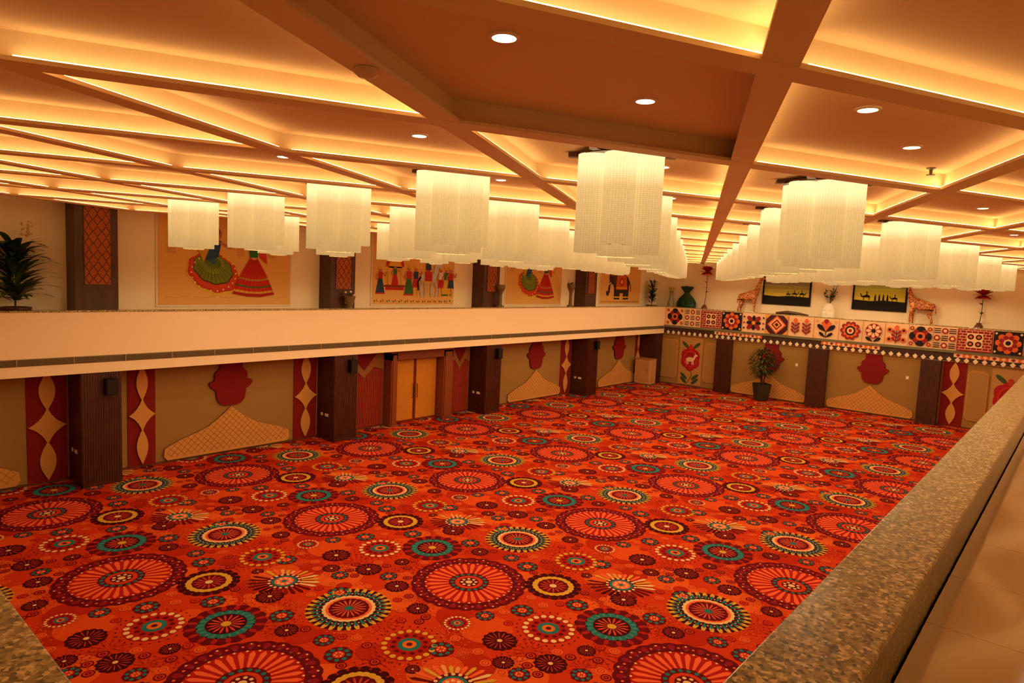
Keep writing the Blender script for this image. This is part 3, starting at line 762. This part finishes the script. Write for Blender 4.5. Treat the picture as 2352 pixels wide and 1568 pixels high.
for k in range(4):   # walking people silhouettes
    x=w*(.42+k*.08); A.p([(x-.05,h*.28),(x+.05,h*.28),(x+.035,h*.28+.24),(x-.035,h*.28+.24)],BLACK); A.e(x,h*.28+.28,.03,.04,BLACK,8)
camel(A,w*.8,h*.28,.26,-1); A.b.obj('framed_camel_picture',M_vcol)

# ---------------------------------------------------------------- plants & decor
rg=random.Random(11)
def pot(b,c,r,h,col): b.lathe([(r*.65,0),(r*.7,.02),(r,h*.85),(r*1.08,h*.87),(r*1.08,h),(r*.9,h),(r*.85,h*.93)],c,20,col)
def bushy(name,c,h,r,leaf,cols,n,potc,flower=None,lw=.2):
    b=MB(); pot(b,c,r*.42,h*.16,potc)
    for k in range(n):
        a=rg.uniform(0,2*pi); t=rg.uniform(.12,1); z=c[2]+h*.14+t*h*.62
        d=(cos(a),sin(a),rg.uniform(.3,1.3)); rr=r*.12
        base=(c[0]+rr*cos(a),c[1]+rr*sin(a),z)
        ll=leaf*rg.uniform(.8,1.2); 
        if cos(a)<0: ll=min(ll,.36/max(.2,-cos(a)))
        b.leaf(base,d,ll,leaf*lw,rg.choice(cols),droop=.35)
    for k in range(5): a=k*1.3; b.tube([(c[0],c[1],c[2]+h*.1),(c[0]+.05*cos(a),c[1]+.05*sin(a),c[2]+h*.5),(c[0]+.14*cos(a),c[1]+.14*sin(a),c[2]+h*.8)],.012,6,C(60,70,35))
    if flower:
        for k in range(26):
            a=rg.uniform(0,6.28); rr=rg.uniform(0,.14); b.lathe([(.0,-.03),(.03,0),(0.0,.03)],(c[0]+.15+rr*cos(a),c[1]+.25+rr*sin(a),c[2]+h*rg.uniform(.85,1.0)),6,flower)
    return b.obj(name,M_gloss)
GR=[C(45,75,28),C(60,92,35),C(38,60,25),C(80,110,45)]
bushy('tall_potted_plant',(-19.96,4.45,ZBF+.002),2.5,.75,.98,GR,165,C(90,50,30),flower=C(225,190,130),lw=.17)
def ped(name,c,h,r,leafs=0):
    b=MB(); col=C(120,100,65)
    if h>.6: b.lathe([(.16*1.1,0),(.16*1.1,.05),(.09,.1),(.075,h*.55),(.12,h*.7),(r,h*.85),(r,h),(r*.85,h),(r*.7,h*.9)],c,20,col)
    else: b.lathe([(r*.5,0),(r*.45,.04),(r*.8,h*.5),(r*1.1,h*.9),(r*1.15,h),(r,h),(r*.6,h*.8)],c,20,col)
    for k in range(leafs):
        a=rg.uniform(0,6.28); b.leaf((c[0],c[1],c[2]+h*.95),(cos(a)*.5,sin(a),rg.uniform(.6,2)),.4,.07,rg.choice(GR),droop=.6)
    if leafs:
        for k in range(12): a=rg.uniform(0,6.28); b.lathe([(0,-.05),(.05,0),(0,.05)],(c[0]+.15*cos(a),c[1]+.15*sin(a),c[2]+h+rg.uniform(-.25,.15)),8,C(240,225,200))
    return b.obj(name,M_gloss,smooth=False)
ped('bowl_planter',(-19.55,13.95,ZT),.42,.18,3)
ped('pedestal_planter',(-19.55,21.8,ZT),.98,.2,0)
ped('pedestal_planter',(-19.55,27.0,ZT),1.12,.2,14)
bushy('potted_rubber_plant',(-19.98,35.85,ZBF+.002),2.3,.75,.45,[C(30,50,25),C(40,62,30)],120,C(60,40,30))
b=MB(); c=(-19.3,36.98,ZBF+.002); b.lathe([(.14,0),(.2,.15),(.2,.5),(.12,.9),(.1,1.15),(.16,1.25),(.13,1.25),(.08,1.1)],c,20,C(150,150,120))
for k in range(16): a=k*.7; b.leaf((c[0],c[1],c[2]+1.2),(cos(a),sin(a)*.7,1.6),.5,.16,C(225,215,120),droop=.3)
b.obj('flower_vase',M_gloss,smooth=False)
b=MB(); c=(-18.35,37.09,ZBF+.002); G2=C(30,70,45)
# rounded leafy body (elliptical), neck and flared tuft
prof=[(.22,0),(.46,.12),(.6,.38),(.58,.66),(.42,.92),(.2,1.12),(.15,1.2),(.3,1.38),(.42,1.52),(.34,1.58)]
n=28; vs=[(c[0]+r*cos(2*pi*i/n),c[1]+.45*r*sin(2*pi*i/n),c[2]+z) for r,z in prof for i in range(n)]
b.add(vs,[(k*n+i,k*n+(i+1)%n,(k+1)*n+(i+1)%n,(k+1)*n+i) for k in range(len(prof)-1) for i in range(n)]+[[(len(prof)-1)*n+i for i in range(n)]],G2)
for k in range(420):
    a=rg.uniform(0,6.28); t=rg.uniform(.05,1.0); r=.6*sin(pi*min(1,t*.85+.1))**.6
    b.leaf((c[0]+r*cos(a),c[1]+.44*r*sin(a),c[2]+t*1.0),(cos(a),sin(a)*.3,.8),.11,.07,rg.choice([G2,C(45,95,55),C(22,52,35)]),droop=.3,n=3)
for k in range(60):
    a=rg.uniform(0,6.28); b.leaf((c[0],c[1],c[2]+1.25),(cos(a),sin(a)*.4,.9),.45,.12,rg.choice([G2,C(45,95,55)]),droop=.1,n=3)
b.obj('topiary_vase',M_gloss)
def bigflower(name,c,h,R,col):
    b=MB(); b.lathe([(.10,0),(.16,.1),(.19,.25),(.16,.42),(.09,.5),(.11,.55),(.07,.5)],c,20,C(110,60,40))
    top=(c[0]+.05,c[1]-.02,c[2]+h-R*.6)
    b.tube([(c[0],c[1],c[2]+.45),(c[0]+.06,c[1],c[2]+h*.5),top],[.02,.016,.014],6,C(50,70,30))
    for k in range(4): a=1.5*k; b.leaf((c[0]+.04,c[1],c[2]+h*(.35+.1*k)),(cos(a),sin(a)*.6,.5),.34,.14,C(50,80,35))
    for ring,(n,el,l) in enumerate(((10,-.35,R*.75),(11,.1,R),(10,.6,R),(9,1.2,R*.9),(6,2.6,R*.75))):
        for k in range(n):
            a=2*pi*k/n+ring*.4; ll=l
            if sin(a)>.1: ll=min(l,.33/sin(a))
            b.leaf(top,(cos(a),sin(a),el),ll,R*.5,[col,C(165,30,22),C(215,80,50)][(k+ring)%3],droop=.12)
    return b.obj(name,M_gloss)
bigflower('artificial_flower',(-17.15,37.0,ZBF+.002),2.8,.55,C(200,44,32))
bigflower('artificial_flower',(-3.85,37.0,ZBF+.002),2.1,.5,C(205,48,32))
def facevase(c):
    b=MB(); vs=[];fs=[];nu,nvv=40,26
    for j in range(nvv+1):
        t=j/nvv; z=1.05*t
        r=.17+.19*sin(pi*min(1,max(0,(t*.95+.08))))**.8 if t<.97 else .17
        for i in range(nu):
            a=2*pi*i/nu; fr=math.atan2(sin(a+pi/2),cos(a+pi/2))
            g=lambda x,s:math.exp(-(x/s)**2)
            dd_=.08*g(fr,.16)*g(t-.52,.11)+.04*g(fr,.24)*g(t-.30,.035)-.05*(g(fr-.42,.2)+g(fr+.42,.2))*g(t-.6,.055)+.03*(g(fr-.42,.3)+g(fr+.42,.3))*g(t-.7,.03)+.03*g(fr,.3)*g(t-.15,.08)
            rx=r+dd_; vs.append((c[0]+rx*.98*cos(a),c[1]+rx*.75*sin(a),c[2]+z))
    for j in range(nvv):
        for i in range(nu): fs.append((j*nu+i,j*nu+(i+1)%nu,(j+1)*nu+(i+1)%nu,(j+1)*nu+i))
    fs.append(list(range(nu))[::-1]); b.add(vs,fs,C(248,242,230))
    for k in range(10):
        a=rg.uniform(0,6.28); tip=(c[0]+.35*cos(a),c[1]+.15*sin(a),c[2]+.95+rg.uniform(.6,1.15))
        b.tube([(c[0],c[1],c[2]+.9),tip],.008,5,C(90,70,45))
        for q in range(12):
            t=rg.uniform(.35,1); a2=rg.uniform(0,6.28); b.leaf((c[0]+(tip[0]-c[0])*t,c[1]+(tip[1]-c[1])*t,c[2]+.9+(tip[2]-c[2]-.9)*t),(cos(a2),sin(a2)*.5,.5),.2,.09,rg.choice(GR),n=3)
    return b.obj('face_vase_with_plant',M_gloss,smooth=False)
facevase((-10.35,37.09,ZBF+.002))
def giraffemat():
    m,nt,b=nmat('giraffe_coat'); N=nt.nodes;L=nt.links
    tc=N.new('ShaderNodeTexCoord'); v=N.new('ShaderNodeTexVoronoi'); v.feature='DISTANCE_TO_EDGE'; v.inputs['Scale'].default_value=8
    L.new(tc.outputs['Object'],v.inputs['Vector']); r=N.new('ShaderNodeValToRGB'); r.color_ramp.interpolation='CONSTANT'
    r.color_ramp.elements[0].color=(*C(232,178,105),1); r.color_ramp.elements[1].position=.06; r.color_ramp.elements[1].color=(*C(165,70,26),1)
    L.new(v.outputs['Distance'],r.inputs['Fac']); L.new(r.outputs['Color'],b.inputs['Base Color']); b.inputs['Roughness'].default_value=.5
    return m
M_gir=giraffemat()
def giraffe(c,f,H=2.0):
    k=H/2.0
    J={'pel':(-.30,0,1.02,.17),'mid':(0,0,1.04,.20),'che':(.26,0,1.10,.19),'nb':(.36,0,1.25,.14),'n1':(.44,0,1.50,.09),'n2':(.50,0,1.72,.07),'hd':(.54,0,1.88,.075),'mz':(.67,0,1.83,.05),'ms':(.75,0,1.79,.04),
       'hl0':(-.34,.10,.85,.095),'hl1':(-.28,.10,.66,.07),'hl2':(-.38,.10,.40,.04),'hl3':(-.35,.10,.10,.032),'hl4':(-.33,.10,.03,.042),
       'fl0':(.28,.10,.88,.085),'fl1':(.27,.10,.65,.052),'fl2':(.28,.10,.42,.04),'fl3':(.27,.10,.10,.032),'fl4':(.29,.10,.03,.042),
       't0':(-.45,0,1.05,.03),'t1':(-.52,0,.85,.018),'t2':(-.52,0,.66,.032),
       'h1':(.52,.035,1.99,.016),'h1e':(.515,.04,2.04,.02)}
    names=list(J); E=[('pel','mid'),('mid','che'),('che','nb'),('nb','n1'),('n1','n2'),('n2','hd'),('hd','mz'),('mz','ms'),('pel','t0'),('t0','t1'),('t1','t2')]
    for a in ('hl','fl'):
        for q in range(4): E.append((a+str(q),a+str(q+1)))
    E+= [('pel','hl0'),('che','fl0'),('hd','h1'),('h1','h1e')]
    for n in list(J):
        if n[:2] in ('hl','fl') or n[:2]=='h1': x,y,z,r=J[n]; J['R'+n]=(x+(.06 if n[-1] in '1234' and n[:2]=='fl' else (-.05 if n[:2]=='hl' and n[-1] in '234' else 0)),-y,z,r)
    E+= [('R'+a if a in J and 'R'+a in J else a,'R'+b_) for a,b_ in list(E) if 'R'+b_ in J]
    nm=list(J); vs=[(f*J[n][0]*k,J[n][1]*k,J[n][2]*k) for n in nm]
    me=D.meshes.new('giraffe_statue'); me.from_pydata(vs,[(nm.index(a),nm.index(b_)) for a,b_ in E],[])
    o=D.objects.new('giraffe_statue',me); COL.objects.link(o); o.location=c
    sk=o.modifiers.new('skin','SKIN'); sl=me.skin_vertices[0].data
    for i,n in enumerate(nm): sl[i].radius=(J[n][3]*k,J[n][3]*k); sl[i].use_root=(n=='pel')
    ss=o.modifiers.new('s','SUBSURF'); ss.levels=2; ss.render_levels=2
    me.materials.append(M_gir); return o
giraffe((-14.6,37.06,ZBF+.0),1,2.4); giraffe((-6.2,37.06,ZBF+.0),-1,2.4)
b=MB(); b.tube([(-13.0,37.0,ZBF+.38),(-12.4,36.98,ZBF+.44),(-11.8,37.0,ZBF+.40),(-11.3,37.0,ZBF+.36)],[.05,.09,.08,.03],8,C(90,60,40)); b.box(-12.9,-11.6,36.9,37.1,ZBF+.002,ZBF+.34,C(90,60,40)); b.obj('driftwood_ornament',M_gloss)
b=MB(); cx,cy=-12.95,35.65
b.m=0; b.lathe([(.34,0),(.38,.02),(.52,.88),(.55,.9),(.5,.9),(.47,.82)],(cx,cy,0.012),4,C(50,50,32))
for k in range(3):
    a=k*2.1; b.tube([(cx+.05*cos(a),cy+.05*sin(a),.8),(cx+.15*cos(a),cy+.12*sin(a),1.5),(cx+.3*cos(a+.5),cy+.25*sin(a+.5),2.2)],[.035,.03,.015],7,C(70,45,25))
for k in range(620):
    a=rg.uniform(0,6.28); u_=rg.uniform(-1,1); rr=rg.uniform(.45,1)**.5; s_=math.sqrt(1-u_*u_)
    p=(cx+.74*rr*s_*cos(a),cy+.42*rr*s_*sin(a)-.1,2.05+.82*rr*u_)
    b.leaf(p,(cos(a),sin(a)*.6,rg.uniform(-.4,.6)),.22,.09,rg.choice([C(35,60,28),C(50,78,34),C(70,95,40),C(28,48,24)]),droop=.4,n=3)
b.obj('potted_ficus_tree',M_gloss)
b=MB(); x0,x1,y0,y1=-20.1,-19.1,34.6,35.3
b.box(x0,x1,y0,y1,.1,1.5,C(205,155,100)); b.box(x0-.03,x1+.03,y0-.03,y1,1.5,1.56,C(180,120,70)); b.box(x0-.02,x1+.02,y0-.02,y1,0.012,.1,C(120,70,40))
b.box(x0+.08,x1-.08,y0-.02,y0,.2,1.4,C(190,140,88)); b.box(x1,x1+.02,y0+.08,y1-.08,.2,1.4,C(190,140,88)); b.tube([(x1-.2,y0-.05,.8),(x1-.2,y0-.05,1.0)],.012,6,C(90,70,50))
b.obj('wooden_lectern',M_gloss)
b=MB()
for x in (-11.6,-6.45): b.box(x,x+.12,YW-.04,YW-.022,1.95,2.1,C(235,225,205))
b.obj('wall_switch',M_gloss)
def sprinkler(c):
    b=MB(); b.lathe([(.05,0),(.05,-.01),(.02,-.02),(.015,-.07),(.045,-.075),(.045,-.085)],c,12,C(120,100,80)); return b.obj('fire_sprinkler',M_gloss)
for c in ((-1.55,9.0,ZC-.001),(-3.4,8.1,ZC-.001)): sprinkler(c)
b=MB(); b.lathe([(.075,0),(.075,-.03),(.05,-.05),(.02,-.055)],(-3.55,2.62,ZM),18,C(225,190,150)); b.obj('smoke_detector',M_gloss)

# ---------------------------------------------------------------- world + camera
w=D.worlds.new('World'); SC.world=w; w.use_nodes=True; w.node_tree.nodes['Background'].inputs[0].default_value=(.02,.012,.006,1)
cam=D.cameras.new('camera'); co=D.objects.new('camera',cam); COL.objects.link(co); SC.camera=co
cam.sensor_width=36; cam.lens=1538/2352*36; cam.clip_start=.05
yw,pt,rl=[math.radians(a) for a in (-40.73,-5.55,2.61)]
F=Vector((sin(yw)*cos(pt),cos(yw)*cos(pt),sin(pt))); R=Vector((cos(yw),-sin(yw),0)); U=R.cross(F)
R2=R*cos(rl)+U*sin(rl); U2=-R*sin(rl)+U*cos(rl)
co.matrix_world=Matrix(((R2.x,U2.x,-F.x,0),(R2.y,U2.y,-F.y,0),(R2.z,U2.z,-F.z,6.0),(0,0,0,1)))
